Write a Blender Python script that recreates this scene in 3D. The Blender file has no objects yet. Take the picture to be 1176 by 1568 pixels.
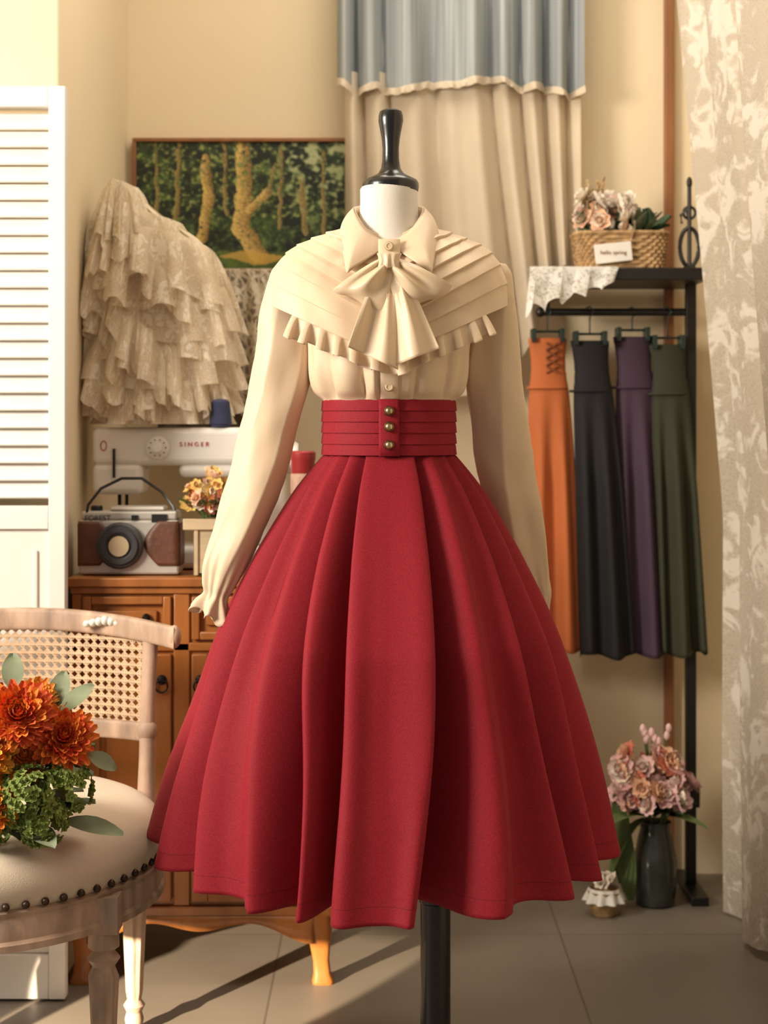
import bpy, bmesh, math, random
from math import sin, cos, pi, radians, sqrt
from mathutils import Vector, Matrix, noise
random.seed(7)
F=2470.0; CAMZ=1.10; DC=2.6
def X(px,d): return (px-588.0)*d/F       # metres, from survey of the photo at a known distance d
def Z(py,d): return CAMZ-(py-650.0)*d/F
def lin(c):
    o=[]
    for v in c[:3]:
        v=v/255.0
        o.append(v/12.92 if v<=.04045 else ((v+.055)/1.055)**2.4)
    return (o[0],o[1],o[2],1.0)
def cr(tab,x,k=1):
    n=len(tab)
    if x<=tab[0][0]: return tab[0][k]
    if x>=tab[-1][0]: return tab[-1][k]
    for i in range(n-1):
        if tab[i][0]<=x<=tab[i+1][0]: break
    x0,x1=tab[i][0],tab[i+1][0]; t=(x-x0)/(x1-x0)
    p1,p2=tab[i][k],tab[i+1][k]
    def slope(j):
        if j<=0: return (tab[1][k]-tab[0][k])/(tab[1][0]-tab[0][0])
        if j>=n-1: return (tab[-1][k]-tab[-2][k])/(tab[-1][0]-tab[-2][0])
        return (tab[j+1][k]-tab[j-1][k])/(tab[j+1][0]-tab[j-1][0])
    m1=slope(i)*(x1-x0); m2=slope(i+1)*(x1-x0)
    t2=t*t; t3=t2*t
    return (2*t3-3*t2+1)*p1+(t3-2*t2+t)*m1+(-2*t3+3*t2)*p2+(t3-t2)*m2
# ---------------------------------------------------------------- materials
def newmat(name):
    m=bpy.data.materials.new(name); m.use_nodes=True
    nt=m.node_tree; b=nt.nodes['Principled BSDF']; return m,nt,b
def mat(name,col,rough=.6,metal=0,var=.12,vs=6,bump=0,bs=60,sheen=0,stretch=None,coat=0,sub=0,trans=0,var2=None):
    m,nt,b=newmat(name)
    N=nt.nodes; L=nt.links
    tc=N.new('ShaderNodeTexCoord'); mp=N.new('ShaderNodeMapping'); L.new(tc.outputs['Object'],mp.inputs[0])
    if stretch: mp.inputs['Scale'].default_value=stretch
    no=N.new('ShaderNodeTexNoise'); no.inputs['Scale'].default_value=vs; no.inputs['Detail'].default_value=5
    L.new(mp.outputs[0],no.inputs[0])
    rp=N.new('ShaderNodeValToRGB'); c=lin(col)
    d=lin(var2) if var2 else tuple(x*(1-var*1.6) for x in c[:3])+(1,)
    rp.color_ramp.elements[0].position=.3; rp.color_ramp.elements[1].position=.7
    rp.color_ramp.elements[0].color=d; rp.color_ramp.elements[1].color=tuple(min(1,x*(1+var*.5)) for x in c[:3])+(1,)
    L.new(no.outputs[0],rp.inputs[0]); L.new(rp.outputs[0],b.inputs['Base Color'])
    b.inputs['Roughness'].default_value=rough; b.inputs['Metallic'].default_value=metal
    if sheen: b.inputs['Sheen Weight'].default_value=sheen; b.inputs['Sheen Roughness'].default_value=.5
    if coat: b.inputs['Coat Weight'].default_value=coat
    if trans: b.inputs['Transmission Weight'].default_value=trans
    if bump:
        n2=N.new('ShaderNodeTexNoise'); n2.inputs['Scale'].default_value=bs; n2.inputs['Detail'].default_value=3
        L.new(mp.outputs[0],n2.inputs[0]); bp=N.new('ShaderNodeBump'); bp.inputs['Strength'].default_value=bump
        bp.inputs['Distance'].default_value=.002
        L.new(n2.outputs[0],bp.inputs['Height']); L.new(bp.outputs[0],b.inputs['Normal'])
    m.diffuse_color=c
    return m
def lace_mat(name,col,motif,scale=18,base_alpha=.55,net=220,thr=.52,transl=.4,soft=.03):
    m,nt,b=newmat(name); N=nt.nodes; L=nt.links
    N.remove(b); out=[n for n in N if n.type=='OUTPUT_MATERIAL'][0]
    at=N.new('ShaderNodeAttribute'); at.attribute_name='par'
    n1=N.new('ShaderNodeTexNoise'); n1.inputs['Scale'].default_value=scale; n1.inputs['Detail'].default_value=4; n1.inputs['Distortion'].default_value=1.5
    L.new(at.outputs['Vector'],n1.inputs[0])
    v=N.new('ShaderNodeTexVoronoi'); v.inputs['Scale'].default_value=scale*.45
    L.new(at.outputs['Vector'],v.inputs[0])
    ad=N.new('ShaderNodeMath'); ad.operation='MULTIPLY_ADD'; ad.inputs[1].default_value=-.35; L.new(v.outputs['Distance'],ad.inputs[0])
    ad2=N.new('ShaderNodeMath'); ad2.operation='ADD'; ad2.inputs[1].default_value=.13; L.new(n1.outputs[0],ad2.inputs[0]); L.new(ad2.outputs[0],ad.inputs[2])
    r=N.new('ShaderNodeValToRGB'); r.color_ramp.elements[0].position=thr-soft; r.color_ramp.elements[1].position=thr+soft
    L.new(ad.outputs[0],r.inputs[0])
    nv=N.new('ShaderNodeTexVoronoi'); nv.inputs['Scale'].default_value=net; nv.feature='DISTANCE_TO_EDGE'
    L.new(at.outputs['Vector'],nv.inputs[0])
    nr=N.new('ShaderNodeValToRGB'); nr.color_ramp.elements[0].position=.02; nr.color_ramp.elements[1].position=.2
    nr.color_ramp.elements[0].color=(1,1,1,1); k=base_alpha; nr.color_ramp.elements[1].color=(k,k,k,1)
    L.new(nv.outputs['Distance'],nr.inputs[0])
    mx=N.new('ShaderNodeMath'); mx.operation='MAXIMUM'; L.new(r.outputs[0],mx.inputs[0]); L.new(nr.outputs[0],mx.inputs[1])
    cm=N.new('ShaderNodeMix'); cm.data_type='RGBA'; cm.inputs['A'].default_value=lin(col); cm.inputs['B'].default_value=lin(motif)
    L.new(r.outputs[0],cm.inputs['Factor'])
    df=N.new('ShaderNodeBsdfDiffuse'); tl=N.new('ShaderNodeBsdfTranslucent'); L.new(cm.outputs['Result'],df.inputs[0]); L.new(cm.outputs['Result'],tl.inputs[0])
    ms=N.new('ShaderNodeMixShader'); ms.inputs[0].default_value=transl; L.new(df.outputs[0],ms.inputs[1]); L.new(tl.outputs[0],ms.inputs[2])
    tp=N.new('ShaderNodeBsdfTransparent'); m2=N.new('ShaderNodeMixShader'); L.new(mx.outputs[0],m2.inputs[0]); L.new(tp.outputs[0],m2.inputs[1]); L.new(ms.outputs[0],m2.inputs[2])
    L.new(m2.outputs[0],out.inputs[0]); return m
# ---------------------------------------------------------------- mesh builder
class MB:
    def __init__(s): s.v=[]; s.f=[]; s.m=[]; s.p=[]
    def grid(s,fn,nu,nv,mi=0,cu=False,cv=False,su=1,sv=1):
        b=len(s.v)
        for j in range(nv):
            for i in range(nu):
                u=i/(nu if cu else nu-1); w=j/(nv if cv else nv-1)
                s.v.append(tuple(fn(u,w))); s.p.append((u*su,w*sv,0))
        for j in range(nv if cv else nv-1):
            for i in range(nu if cu else nu-1):
                i2=(i+1)%nu; j2=(j+1)%nv
                s.f.append((b+j*nu+i,b+j*nu+i2,b+j2*nu+i2,b+j2*nu+i)); s.m.append(mi)
    def rows(s,rows,mi=0,close=True,sv=1,capa=False,capb=False):
        b=len(s.v); n=len(rows[0])
        for j,r in enumerate(rows):
            for i,q in enumerate(r): s.v.append(tuple(q)); s.p.append((i/n,sv*j/(len(rows)-1),0))
        for j in range(len(rows)-1):
            for i in range(n if close else n-1):
                i2=(i+1)%n; s.f.append((b+j*n+i,b+j*n+i2,b+(j+1)*n+i2,b+(j+1)*n+i)); s.m.append(mi)
        if capa: s.f.append(tuple(b+i for i in range(n))); s.m.append(mi)
        if capb: s.f.append(tuple(b+(len(rows)-1)*n+i for i in range(n))); s.m.append(mi)
    def box(s,c,sz,mi=0,R=None):
        b=len(s.v)
        for dx in(-.5,.5):
            for dy in(-.5,.5):
                for dz in(-.5,.5):
                    q=Vector((dx*sz[0],dy*sz[1],dz*sz[2]))
                    if R: q=R@q
                    s.v.append((c[0]+q.x,c[1]+q.y,c[2]+q.z)); s.p.append((q.x,q.z,q.y))
        for f in((0,1,3,2),(4,6,7,5),(0,4,5,1),(2,3,7,6),(0,2,6,4),(1,5,7,3)): s.f.append(tuple(b+k for k in f)); s.m.append(mi)
    def bx(s,x0,x1,y0,y1,z0,z1,mi=0): s.box(((x0+x1)/2,(y0+y1)/2,(z0+z1)/2),(abs(x1-x0),abs(y1-y0),abs(z1-z0)),mi)
    def lathe(s,prof,c,mi=0,n=32,axis='Z',sx=1,sy=1,cap=True):
        rows=[]
        for r,h in prof:
            row=[]
            for i in range(n):
                a=2*pi*i/n
                if axis=='Z': row.append((c[0]+r*sx*cos(a),c[1]+r*sy*sin(a),c[2]+h))
                elif axis=='Y': row.append((c[0]+r*sx*cos(a),c[1]+h,c[2]+r*sy*sin(a)))
                else: row.append((c[0]+h,c[1]+r*sx*cos(a),c[2]+r*sy*sin(a)))
            rows.append(row)
        s.rows(rows,mi,True,capa=cap,capb=cap)
    def tube(s,pts,r,mi=0,n=8):
        pts=[Vector(p) for p in pts]; rows=[]
        up=Vector((0,0,1))
        for i,p in enumerate(pts):
            t=(pts[min(i+1,len(pts)-1)]-pts[max(i-1,0)]).normalized()
            a=t.cross(up)
            if a.length<.05: a=t.cross(Vector((0,1,0)))
            a.normalize(); b=t.cross(a).normalized()
            rr=r[i] if isinstance(r,(list,tuple)) else r
            rows.append([p+a*rr*cos(2*pi*k/n)+b*rr*sin(2*pi*k/n) for k in range(n)])
        s.rows(rows,mi,True,capa=True,capb=True)
    def ball(s,c,r,mi=0,n=12,m=8):
        if not isinstance(r,(tuple,list)): r=(r,r,r)
        s.grid(lambda u,w:(c[0]+r[0]*cos(2*pi*u)*sin(pi*(.02+.96*w)),c[1]+r[1]*sin(2*pi*u)*sin(pi*(.02+.96*w)),c[2]-r[2]*cos(pi*(.02+.96*w))),n,m,mi,cu=True)
    def petal(s,c,d,up,L,W,mi,curl=.3,nu=5):
        c=Vector(c); d=Vector(d).normalized(); up=Vector(up); sd=d.cross(up)
        if sd.length<.01: sd=d.cross(Vector((1,.2,0)))
        sd.normalize(); up=sd.cross(d).normalized()
        def fn(u,w):
            ww=(u-.5)*2; wid=W*sin(pi*(.08+.86*w))**.8
            return c+d*(L*w)+sd*(wid*ww)+up*(L*curl*(w*w)+.25*W*ww*ww)
        s.grid(fn,3,nu,mi)
    def flower(s,c,n,R,mis,layers=4,np_=9,open_=1.0,wid=.32,curl=.25,shrink=.5):
        c=Vector(c); n=Vector(n).normalized(); a=n.cross(Vector((.3,.5,.81))).normalized(); b=n.cross(a)
        for l in range(layers):
            f=l/(max(1,layers-1)); el=radians((8+68*f)*open_); ln=R*(1-shrink*f); k=max(5,int(np_*(1-.35*f)))
            for i in range(k):
                th=2*pi*(i+.5*(l%2))/k+random.uniform(-.12,.12)
                rad=a*cos(th)+b*sin(th)
                d=rad*cos(el)+n*sin(el)
                s.petal(c+n*R*.10*f,d,n-rad*.3*f,ln*random.uniform(.9,1.05),R*wid*(1-.25*f),random.choice(mis[l%len(mis)]) if isinstance(mis[l%len(mis)],(list,tuple)) else mis[l%len(mis)],curl if l else curl*.3,4)
    def build(s,name,mats,parent=None,bevel=0,solid=0,sub=0,angle=40,recalc=True,seg=2):
        me=bpy.data.meshes.new(name); me.from_pydata(s.v,[],s.f)
        for m in mats: me.materials.append(m)
        for p,mi in zip(me.polygons,s.m): p.material_index=mi; p.use_smooth=True
        at=me.attributes.new('par','FLOAT_VECTOR','POINT')
        at.data.foreach_set('vector',[c for q in s.p for c in q])
        if recalc:
            bm=bmesh.new(); bm.from_mesh(me); bmesh.ops.recalc_face_normals(bm,faces=bm.faces); bm.to_mesh(me); bm.free()
        try: me.set_sharp_from_angle(angle=radians(angle))
        except Exception: pass
        o=bpy.data.objects.new(name,me); bpy.context.collection.objects.link(o)
        if parent: o.parent=parent
        if solid:
            md=o.modifiers.new('solid','SOLIDIFY'); md.thickness=solid; md.offset=0
        if bevel:
            md=o.modifiers.new('bev','BEVEL'); md.width=bevel; md.segments=seg; md.limit_method='ANGLE'; md.angle_limit=radians(40)
        if sub:
            md=o.modifiers.new('sub','SUBSURF'); md.levels=sub; md.render_levels=sub
        return o
def empty(name,loc=(0,0,0)):
    e=bpy.data.objects.new(name,None); e.empty_display_size=.1; bpy.context.collection.objects.link(e); return e
def text(body,name,loc,size,m,parent,rx=90,ext=.0006):
    cu=bpy.data.curves.new(name,'FONT'); cu.body=body; cu.size=size; cu.extrude=ext; cu.align_x='CENTER'; cu.align_y='CENTER'
    o=bpy.data.objects.new(name,cu); bpy.context.collection.objects.link(o); o.location=loc; o.rotation_euler=(radians(rx),0,0)
    cu.materials.append(m); o.parent=parent; return o
def chaikin(pts,it):
    for _ in range(it):
        q=[]; n=len(pts)
        for i in range(n):
            a=pts[i]; b=pts[(i+1)%n]
            q.append((a[0]*.75+b[0]*.25,a[1]*.75+b[1]*.25)); q.append((a[0]*.25+b[0]*.75,a[1]*.25+b[1]*.75))
        pts=q
    return pts
def cl(x): return max(0.0,min(1.0,x))
# ---------------------------------------------------------------- palette
M={}
M['wall']=mat('cream_plaster',(229,212,180),.9,var=.03,vs=2,bump=.1,bs=120)
M['ceil']=mat('ceiling_paint',(235,228,212),.9,var=.02)
M['white']=mat('white_painted_wood',(228,224,217),.5,var=.03,vs=5)
M['black']=mat('black_metal',(22,20,20),.4,var=.1)
M['blackwood']=mat('black_lacquer',(16,15,16),.3,var=.1,coat=.3)
M['wood']=mat('honey_oak',(164,100,44),.42,var=.28,vs=5,stretch=(3,3,.5),bump=.1,bs=30,coat=.2)
M['wooddark']=mat('dark_oak',(120,64,24),.5,var=.25,vs=5,stretch=(3,3,.5))
M['trim']=mat('brown_trim',(150,98,60),.5,var=.2,vs=6,stretch=(4,4,.6))
M['chairwood']=mat('washed_oak',(192,162,140),.6,var=.3,vs=14,stretch=(2,2,.6),bump=.25,bs=70)
M['uph']=mat('cream_upholstery',(216,200,178),.85,var=.04,bump=.25,bs=500,sheen=.1)
M['brass']=mat('antique_brass',(128,104,72),.38,1,var=.25,vs=90)
M['brassb']=mat('button_brass',(205,185,140),.3,1,var=.2,vs=60)
M['blouse']=mat('champagne_crepe',(221,197,168),.5,var=.02,vs=3,bump=.12,bs=900,sheen=.08)
M['bow']=mat('champagne_satin',(218,194,164),.42,var=.02,vs=3,bump=.08,bs=900,sheen=.05)
M['form']=mat('white_form_cloth',(224,219,212),.8,var=.02,bump=.15,bs=700)
M['iron']=mat('dark_iron',(35,33,33),.45,.6,var=.2)
m,nt,b=newmat('crimson_wool'); N=nt.nodes; L=nt.links
at=N.new('ShaderNodeAttribute'); at.attribute_name='par'
sp=N.new('ShaderNodeSeparateXYZ'); L.new(at.outputs['Vector'],sp.inputs[0])
d1=N.new('ShaderNodeMath'); d1.operation='COMPARE'; d1.inputs[1].default_value=.962; d1.inputs[2].default_value=.0006; L.new(sp.outputs['Y'],d1.inputs[0])
mx=N.new('ShaderNodeMix'); mx.data_type='RGBA'; mx.inputs['B'].default_value=lin((100,16,26)); L.new(d1.outputs[0],mx.inputs['Factor'])
tc=N.new('ShaderNodeTexCoord'); no=N.new('ShaderNodeTexNoise'); no.inputs['Scale'].default_value=700; no.inputs['Detail'].default_value=2; L.new(tc.outputs['Object'],no.inputs[0])
rp=N.new('ShaderNodeValToRGB'); rp.color_ramp.elements[0].color=lin((118,16,29)); rp.color_ramp.elements[1].color=lin((156,30,45)); rp.color_ramp.elements[0].position=.25; rp.color_ramp.elements[1].position=.75
L.new(no.outputs[0],rp.inputs[0]); L.new(rp.outputs[0],mx.inputs['A']); L.new(mx.outputs['Result'],b.inputs['Base Color'])
bp=N.new('ShaderNodeBump'); bp.inputs['Strength'].default_value=.25; bp.inputs['Distance'].default_value=.001; L.new(no.outputs[0],bp.inputs['Height']); L.new(bp.outputs[0],b.inputs['Normal'])
b.inputs['Roughness'].default_value=.7; b.inputs['Sheen Weight'].default_value=.03; b.inputs['Specular IOR Level'].default_value=.22
M['red']=m
m,nt,b=newmat('stone_tile'); N=nt.nodes; L=nt.links
tc=N.new('ShaderNodeTexCoord'); mp=N.new('ShaderNodeMapping'); mp.inputs['Location'].default_value=(.22,.12,0); L.new(tc.outputs['Object'],mp.inputs[0])
br=N.new('ShaderNodeTexBrick'); br.offset=0; br.inputs['Scale'].default_value=1; br.inputs['Brick Width'].default_value=.6; br.inputs['Row Height'].default_value=.6; br.inputs['Mortar Size'].default_value=.0025
br.inputs['Color1'].default_value=lin((134,124,112)); br.inputs['Color2'].default_value=lin((127,118,107)); br.inputs['Mortar'].default_value=lin((106,97,87)); L.new(mp.outputs[0],br.inputs[0])
no=N.new('ShaderNodeTexNoise'); no.inputs['Scale'].default_value=5; no.inputs['Detail'].default_value=6; L.new(mp.outputs[0],no.inputs[0])
mx=N.new('ShaderNodeMix'); mx.data_type='RGBA'; mx.blend_type='MULTIPLY'; mx.inputs['Factor'].default_value=.3; L.new(br.outputs[0],mx.inputs['A']); L.new(no.outputs[0],mx.inputs['B']); L.new(mx.outputs['Result'],b.inputs['Base Color'])
b.inputs['Roughness'].default_value=.5; M['floor']=m

# ---------------------------------------------------------------- room
WL=-.63; WE=3.13; WB=3.95
q=MB(); q.bx(-2.6,2.6,-.6,4.2,-.1,0); q.build('floor',[M['floor']])
q=MB(); q.bx(-2.6,2.6,WB,WB+.12,0,2.75); q.build('wall_back',[M['wall']])
q=MB(); q.bx(-2.6,WL,WE,WB,0,2.75); q.build('wall_left',[M['wall']],bevel=.006)
q=MB(); q.bx(.90,1.02,1.2,WB,0,2.75); q.build('wall_right',[M['wall']])
q=MB(); q.bx(-2.6,2.6,1.0,4.2,2.75,2.85); q.build('ceiling',[M['ceil']])
q=MB(); q.bx(.684,.706,3.925,3.95,0,2.75); q.build('trim_1',[M['trim']],bevel=.003)
q=MB(); q.bx(-.1,.684,3.935,3.95,0,.07); q.build('baseboard_back',[M['wall']],bevel=.003)

# ---------------------------------------------------------------- skirt
CX=.008; CY=DC
skirt=empty('high_waisted_skirt')
Rt=[(0,.104),(.06,.134),(.1,.152),(.18,.182),(.26,.210),(.44,.264),(.64,.308),(.82,.341),(1,.366)]
# (angle at waist, angle at hem, fold strength, wander)
RE=[(22,9.0,1.55,1.0),(41,28,.42,-1.6),(56,45,1.25,1.4),(73,61,.8,-1),(96,82,.9,1),(130,112,1,0),(160,146,1,0)]
LE=[(20,10.,1.40,-1.0),(36,22,1.0,1.6),(50,36,.40,-1.2),(62,51,1.25,1.2),(80,70,.7,0),(104,94,.8,0),(134,122,1,0),(161,150,1,0)]
def half(E,t,seed):
    e=[a+(b-a)*(t**.7)+w_*2.4*sin(t*4.2+i*1.7)*t for i,(a,b,_,w_) in enumerate(E)]
    dep=.009+.054*min(1,t*1.2)**.8; dl=9.0-3.6*t
    pts=[]; rnd=random.Random(seed); prev=0
    for i,a in enumerate(e):
        nxt=e[i+1] if i+1<len(e) else 180; k=E[i][2]
        w=a-prev; k1=rnd.uniform(-.25,.25); k2=rnd.uniform(-.12,.14)
        if i==0: pts+=[(1.5,-.24),(w*.42,-.16),(w*.72,.04)]
        ww=nxt-a; d_=dl*min(1.2,k)
        if k>.6: pts+=[(a-1.2,.04),(a-.1,-.08),(a-d_*.3,-.42*k),(a-d_*.85,-.95*k),(a-d_*.45,-1.05*k),(a+.8,-1.05*k)]
        else: pts+=[(a-2.5,.08),(a-.8,-.04),(a+.8,-.35*k),(a+2.0,-.75*k),(a+3.2,-.95*k),(a+4.2,-1.0*k)]
        s0=.17 if k>.6 else .34
        pts+=[(a+ww*s0,-.98*k),(a+ww*(s0+.18),-.68*k+k1*.3),(a+ww*(s0+.18+(.82-s0)*.36),-.18*k+k2),(a+ww*(s0+.18+(.82-s0)*.62),.08+k2*.6),(a+ww*.88,.12)]
        prev=a
    return [(x,y*dep) for x,y in pts]
NR=110; rows=[]
for j in range(NR):
    t=j/(NR-1); R=cr(Rt,t)
    pol=[(a,o) for a,o in half(RE,t,3)]+[(-a,o) for a,o in reversed(half(LE,t,11))]
    ry=.80+.20*min(1,t*2.2); pts=[]
    for a,o in pol:
        th=radians(a)
        if j==0: o*=.4
        wob=.016*t*noise.noise(Vector((sin(th)*3,cos(th)*3,t*2.4)))+.006*t*noise.noise(Vector((sin(th)*9,cos(th)*9,t*3+5)))
        r=R+o+wob; pts.append((r*sin(th),r*ry*cos(th)))
    pts=chaikin(pts,2); row=[]
    for x,y in pts:
        c_=y/max(.01,math.hypot(x,y)); rr=math.hypot(x,y)-R
        row.append((CX-.008*t+x,CY-y,1.052-t*(.610+.040*max(0,c_)+.10*rr*t)))
    rows.append(row)
q=MB(); q.rows(rows,0); q.build('pleated_skirt',[M['red']],skirt,solid=.0025,angle=75)
def ell(rx,ry,th): return (CX+rx*sin(th),CY-ry*cos(th))
rows=[]; NB=5
for k in range(NB):
    zt=1.139-k*.0176; zb=zt-.0176
    for (zz,o) in((zt,-.0005),(zt-.003,.0005),(zb+.004,.0016),(zb+.0005,.0020)):
        rows.append([(*ell(.1075+o,.087+o,2*pi*i/96),zz) for i in range(96)])
q=MB(); q.rows(rows,0)
rows=[[(*ell(.100,.080,2*pi*i/96),1.132) for i in range(96)],rows[0]]
q.rows(rows,0)
q.build('pleated_waistband',[M['red']],skirt,angle=25)
q=MB()
q.grid(lambda u,w:(*ell(.113,.0915+.0015*sin(pi*u),radians(-8+16*u)),1.1395-.089*w),10,6,0)
q.build('button_placket',[M['red']],skirt,solid=.002)
q=MB()
for zz in(1.121,1.0965,1.068):
    yy=CY-.0935
    q.lathe([(.0001,-.002),(.0075,-.002),(.0082,-.0035),(.0075,-.0055),(.0062,-.006)],(CX,yy,zz),0,24,'Y')
    q.ball((CX,yy-.006,zz),(.006,.0042,.006),1,16,10)
q.build('brass_buttons',[M['brass'],M['brassb']],skirt)

# ---------------------------------------------------------------- blouse
bl=empty('cream_bow_blouse')
T=[(1.11,.101,.080),(1.137,.105,.084),(1.152,.116,.100),(1.18,.125,.113),(1.23,.131,.116),(1.28,.142,.108),(1.33,.15,.092),(1.37,.13,.07),(1.405,.066,.05)]
rows=[]
for j in range(70):
    z=1.11+.295*j/69; row=[]
    for i in range(260):
        th=2*pi*i/260; a=cr(T,z,1); b_=cr(T,z,2)
        g=max(0,1-abs(z-1.160)/.10)
        fold=.017*g*(abs(sin(th*6.5+.9*sin(th*3)+(z-1.14)*6*sin(th)))**.6-.7)+.0035*g*sin(th*17+2*sin(th*5))
        fold*=cl((z-1.136)/.014)
        th0=((th+pi)%(2*pi))-pi
        if abs(th0)<.16: fold*=.1
        row.append((CX+(a+fold)*sin(th),CY-(b_+fold)*cos(th),z))
    rows.append(row)
q=MB(); q.rows(rows,0); q.build('bodice',[M['blouse']],bl,solid=.001,angle=80)
q=MB()
def bfront(u,w):
    z=1.133+.225*w; x=(u-.5)*.027; b_=cr(T,z,2); a=cr(T,z,1)
    return (CX+x,CY-b_*sqrt(max(0,1-(x/a)**2))-.003,z)
q.grid(bfront,5,30,0); q.build('front_placket',[M['blouse']],bl,solid=.003,bevel=.001)
C=[(0,.056,.054,1.425,1.392,1.415),(.12,.078,.062,1.414,1.378,1.408),(.3,.112,.080,1.402,1.350,1.385),(.55,.156,.103,1.382,1.300,1.345),(.75,.179,.119,1.355,1.258,1.31),(.9,.188,.126,1.318,1.226,1.28),(1,.188,.129,1.290,1.205,1.262)]
def cape0(phi,s):
    a=cr(C,s,1); b_=cr(C,s,2); zs=cr(C,s,3); c=cos(phi); sx=sin(phi)
    if c>0:
        ze=cr(C,s,4); k=1-(sx*sx+.004)**.56
    else: ze=cr(C,s,5); k=abs(c)**1.25
    return Vector((CX+a*(abs(sx)**.95)*(1 if sx>0 else -1),CY-b_*(abs(c)**.9)*(1 if c>0 else -1),zs+(ze-zs)*k))
def capeN(phi,s):
    e=.01
    a=cape0(phi+e,s)-cape0(phi-e,s); b_=cape0(phi,min(1,s+e))-cape0(phi,max(0,s-e))
    n=b_.cross(a)
    if n.length<1e-9: return Vector((0,0,1))
    n.normalize()
    o=cape0(phi,s)-Vector((CX,CY,1.25))
    return n if n.dot(o)>0 else -n
rows=[]; NP=8; slist=[]
for k in range(NP):
    for f,h in((0,0.0),(.08,.0004),(.5,.0026),(.85,.0048),(.96,.0056),(.99,.0040)):
        slist.append(((k+f)/NP,h))
slist.append((1.0,.002)); slist.append((.997,-.002))
for s,h in slist:
    row=[]
    for i in range(200):
        ph=2*pi*i/200; hh=h*min(1,s*5)*(.3+.7*abs(cos(ph))**.7)
        row.append(cape0(ph,s)+capeN(ph,s)*(hh+.003*noise.noise(Vector((sin(ph)*5,cos(ph)*5,s*5)))))
    rows.append(row)
q=MB(); q.rows(rows,0); q.build('pleated_yoke',[M['blouse']],bl,solid=.0006,angle=28)
def ruffle(q,top,out,n,h,amp,waves,seed,mi=0,nv=7,tf=.45,flare=.3):
    def fn(u,w):
        p=top(u); o=out(u); e=.002; tg=(top(min(1,u+e))-top(max(0,u-e))).normalized()
        ph=2*pi*waves*u+3.0*noise.noise(Vector((u*waves*.35,seed,0)))
        am=amp*(.85+.6*noise.noise(Vector((u*waves*.5,seed+5,1))))
        k=w**.7
        hh=h*(1+.25*noise.noise(Vector((u*8,seed+3,0))))
        return p+Vector((0,0,-hh*w))+o*(k*(flare*h+am*sin(ph)))+tg*(-k*am*tf*sin(2*ph)+k*am*.35*cos(ph))
    q.grid(fn,n,nv,mi,su=1,sv=.1)
q=MB()
def top(u):
    ph=radians(-52+104*u); return cape0(ph,.985)+capeN(ph,.985)*(-.001)
def outv(u):
    ph=radians(-52+104*u); n=capeN(ph,.95); n.z=0; return n.normalized()
ruffle(q,top,outv,680,.035,.0105,11.5,2,0,12,.5,.5)
def top2(u):
    ph=radians(122+116*u); return cape0(ph,.985)
def outv2(u):
    ph=radians(122+116*u); n=capeN(ph,.95); n.z=0; return n.normalized()
ruffle(q,top2,outv2,300,.03,.009,12,9)
q.build('yoke_ruffle',[M['blouse']],bl,solid=.001,angle=80)
def lerpk(K,u):
    for i in range(len(K)-1):
        if K[i][0]<=u<=K[i+1][0]:
            t=(u-K[i][0])/(K[i+1][0]-K[i][0]); return Vector(K[i][1]).lerp(Vector(K[i+1][1]),t)
    return Vector(K[-1][1])
def crk(K,u):
    return Vector([cr([(k[0],k[1][0],k[1][1],k[1][2]) for k in K],u,j) for j in(1,2,3)])
Kin=[(0,(.001,-.062,1.386)),(.15,(.022,-.060,1.397)),(.3,(.040,-.050,1.413)),(.5,(.056,-.012,1.443)),(.7,(.050,.028,1.455)),(1,(0,.052,1.460))]
Kout=[(0,(.004,-.068,1.380)),(.30,(.064,-.114,1.334)),(.33,(.066,-.112,1.335)),(.55,(.078,-.040,1.404)),(.75,(.068,.040,1.424)),(1,(0,.076,1.427))]
q=MB()
for sg in(-1,1):
    def fn(u,w):
        a=crk(Kin,u); b_=lerpk(Kout,u); p=a.lerp(b_,w); bul=.004*sin(pi*min(1,w))*min(1,u*3)
        d=Vector((p.x,p.y,0)); d=d.normalized() if d.length>1e-6 else Vector((0,-1,0))
        p=p+d*bul+Vector((0,0,bul*.6))
        return (CX+sg*p.x,CY+p.y,p.z)
    q.grid(fn,101,12,0)
    def fs(u,w):
        a=crk(Kin,u); p=a+Vector((0,0,-.03*w)); d=Vector((p.x,p.y,0)).normalized() if Vector((p.x,p.y,0)).length>1e-6 else Vector((0,-1,0)); p=p-d*.002*(1-w)
        return (CX+sg*p.x,CY+p.y,p.z)
    q.grid(fs,50,4,0)
q.build('pointed_collar',[M['blouse']],bl,solid=.0022,angle=50)
q=MB()
ky=-.118; kz=1.350
def loop(sg,ex,ez,hwx,hwz,seed):
    k=Vector((0,ky,kz)); e=Vector((ex,ky-.012,ez)); W=Vector((hwx,0,hwz))
    def fn(u,w):
        al=2*pi*w; s=(1-cos(al))/2; v=(u-.5)*2
        wd=.24+.76*max(0,s)**.8
        p=k.lerp(e,s)+W*(v*wd)
        th=.027*sin(al)*(.35+.65*(1-v*v*.5))
        front=sin(al)>0
        rip=(.0070*(1-s)*cos(v*8+seed)+.0055*sin(pi*s)*cos(v*4.5+seed))*abs(sin(al))
        return (CX+p.x-sg*.008*s*v*v,CY+p.y-th-(rip if front else -rip*.3),p.z+.006*s*cos(v*3+seed))
    q.grid(fn,41,56,0,cv=True)
loop(-1,-.056,1.289,-.038,.023,0.3)
loop(1,.066,1.291,.038,.024,1.4)
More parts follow.
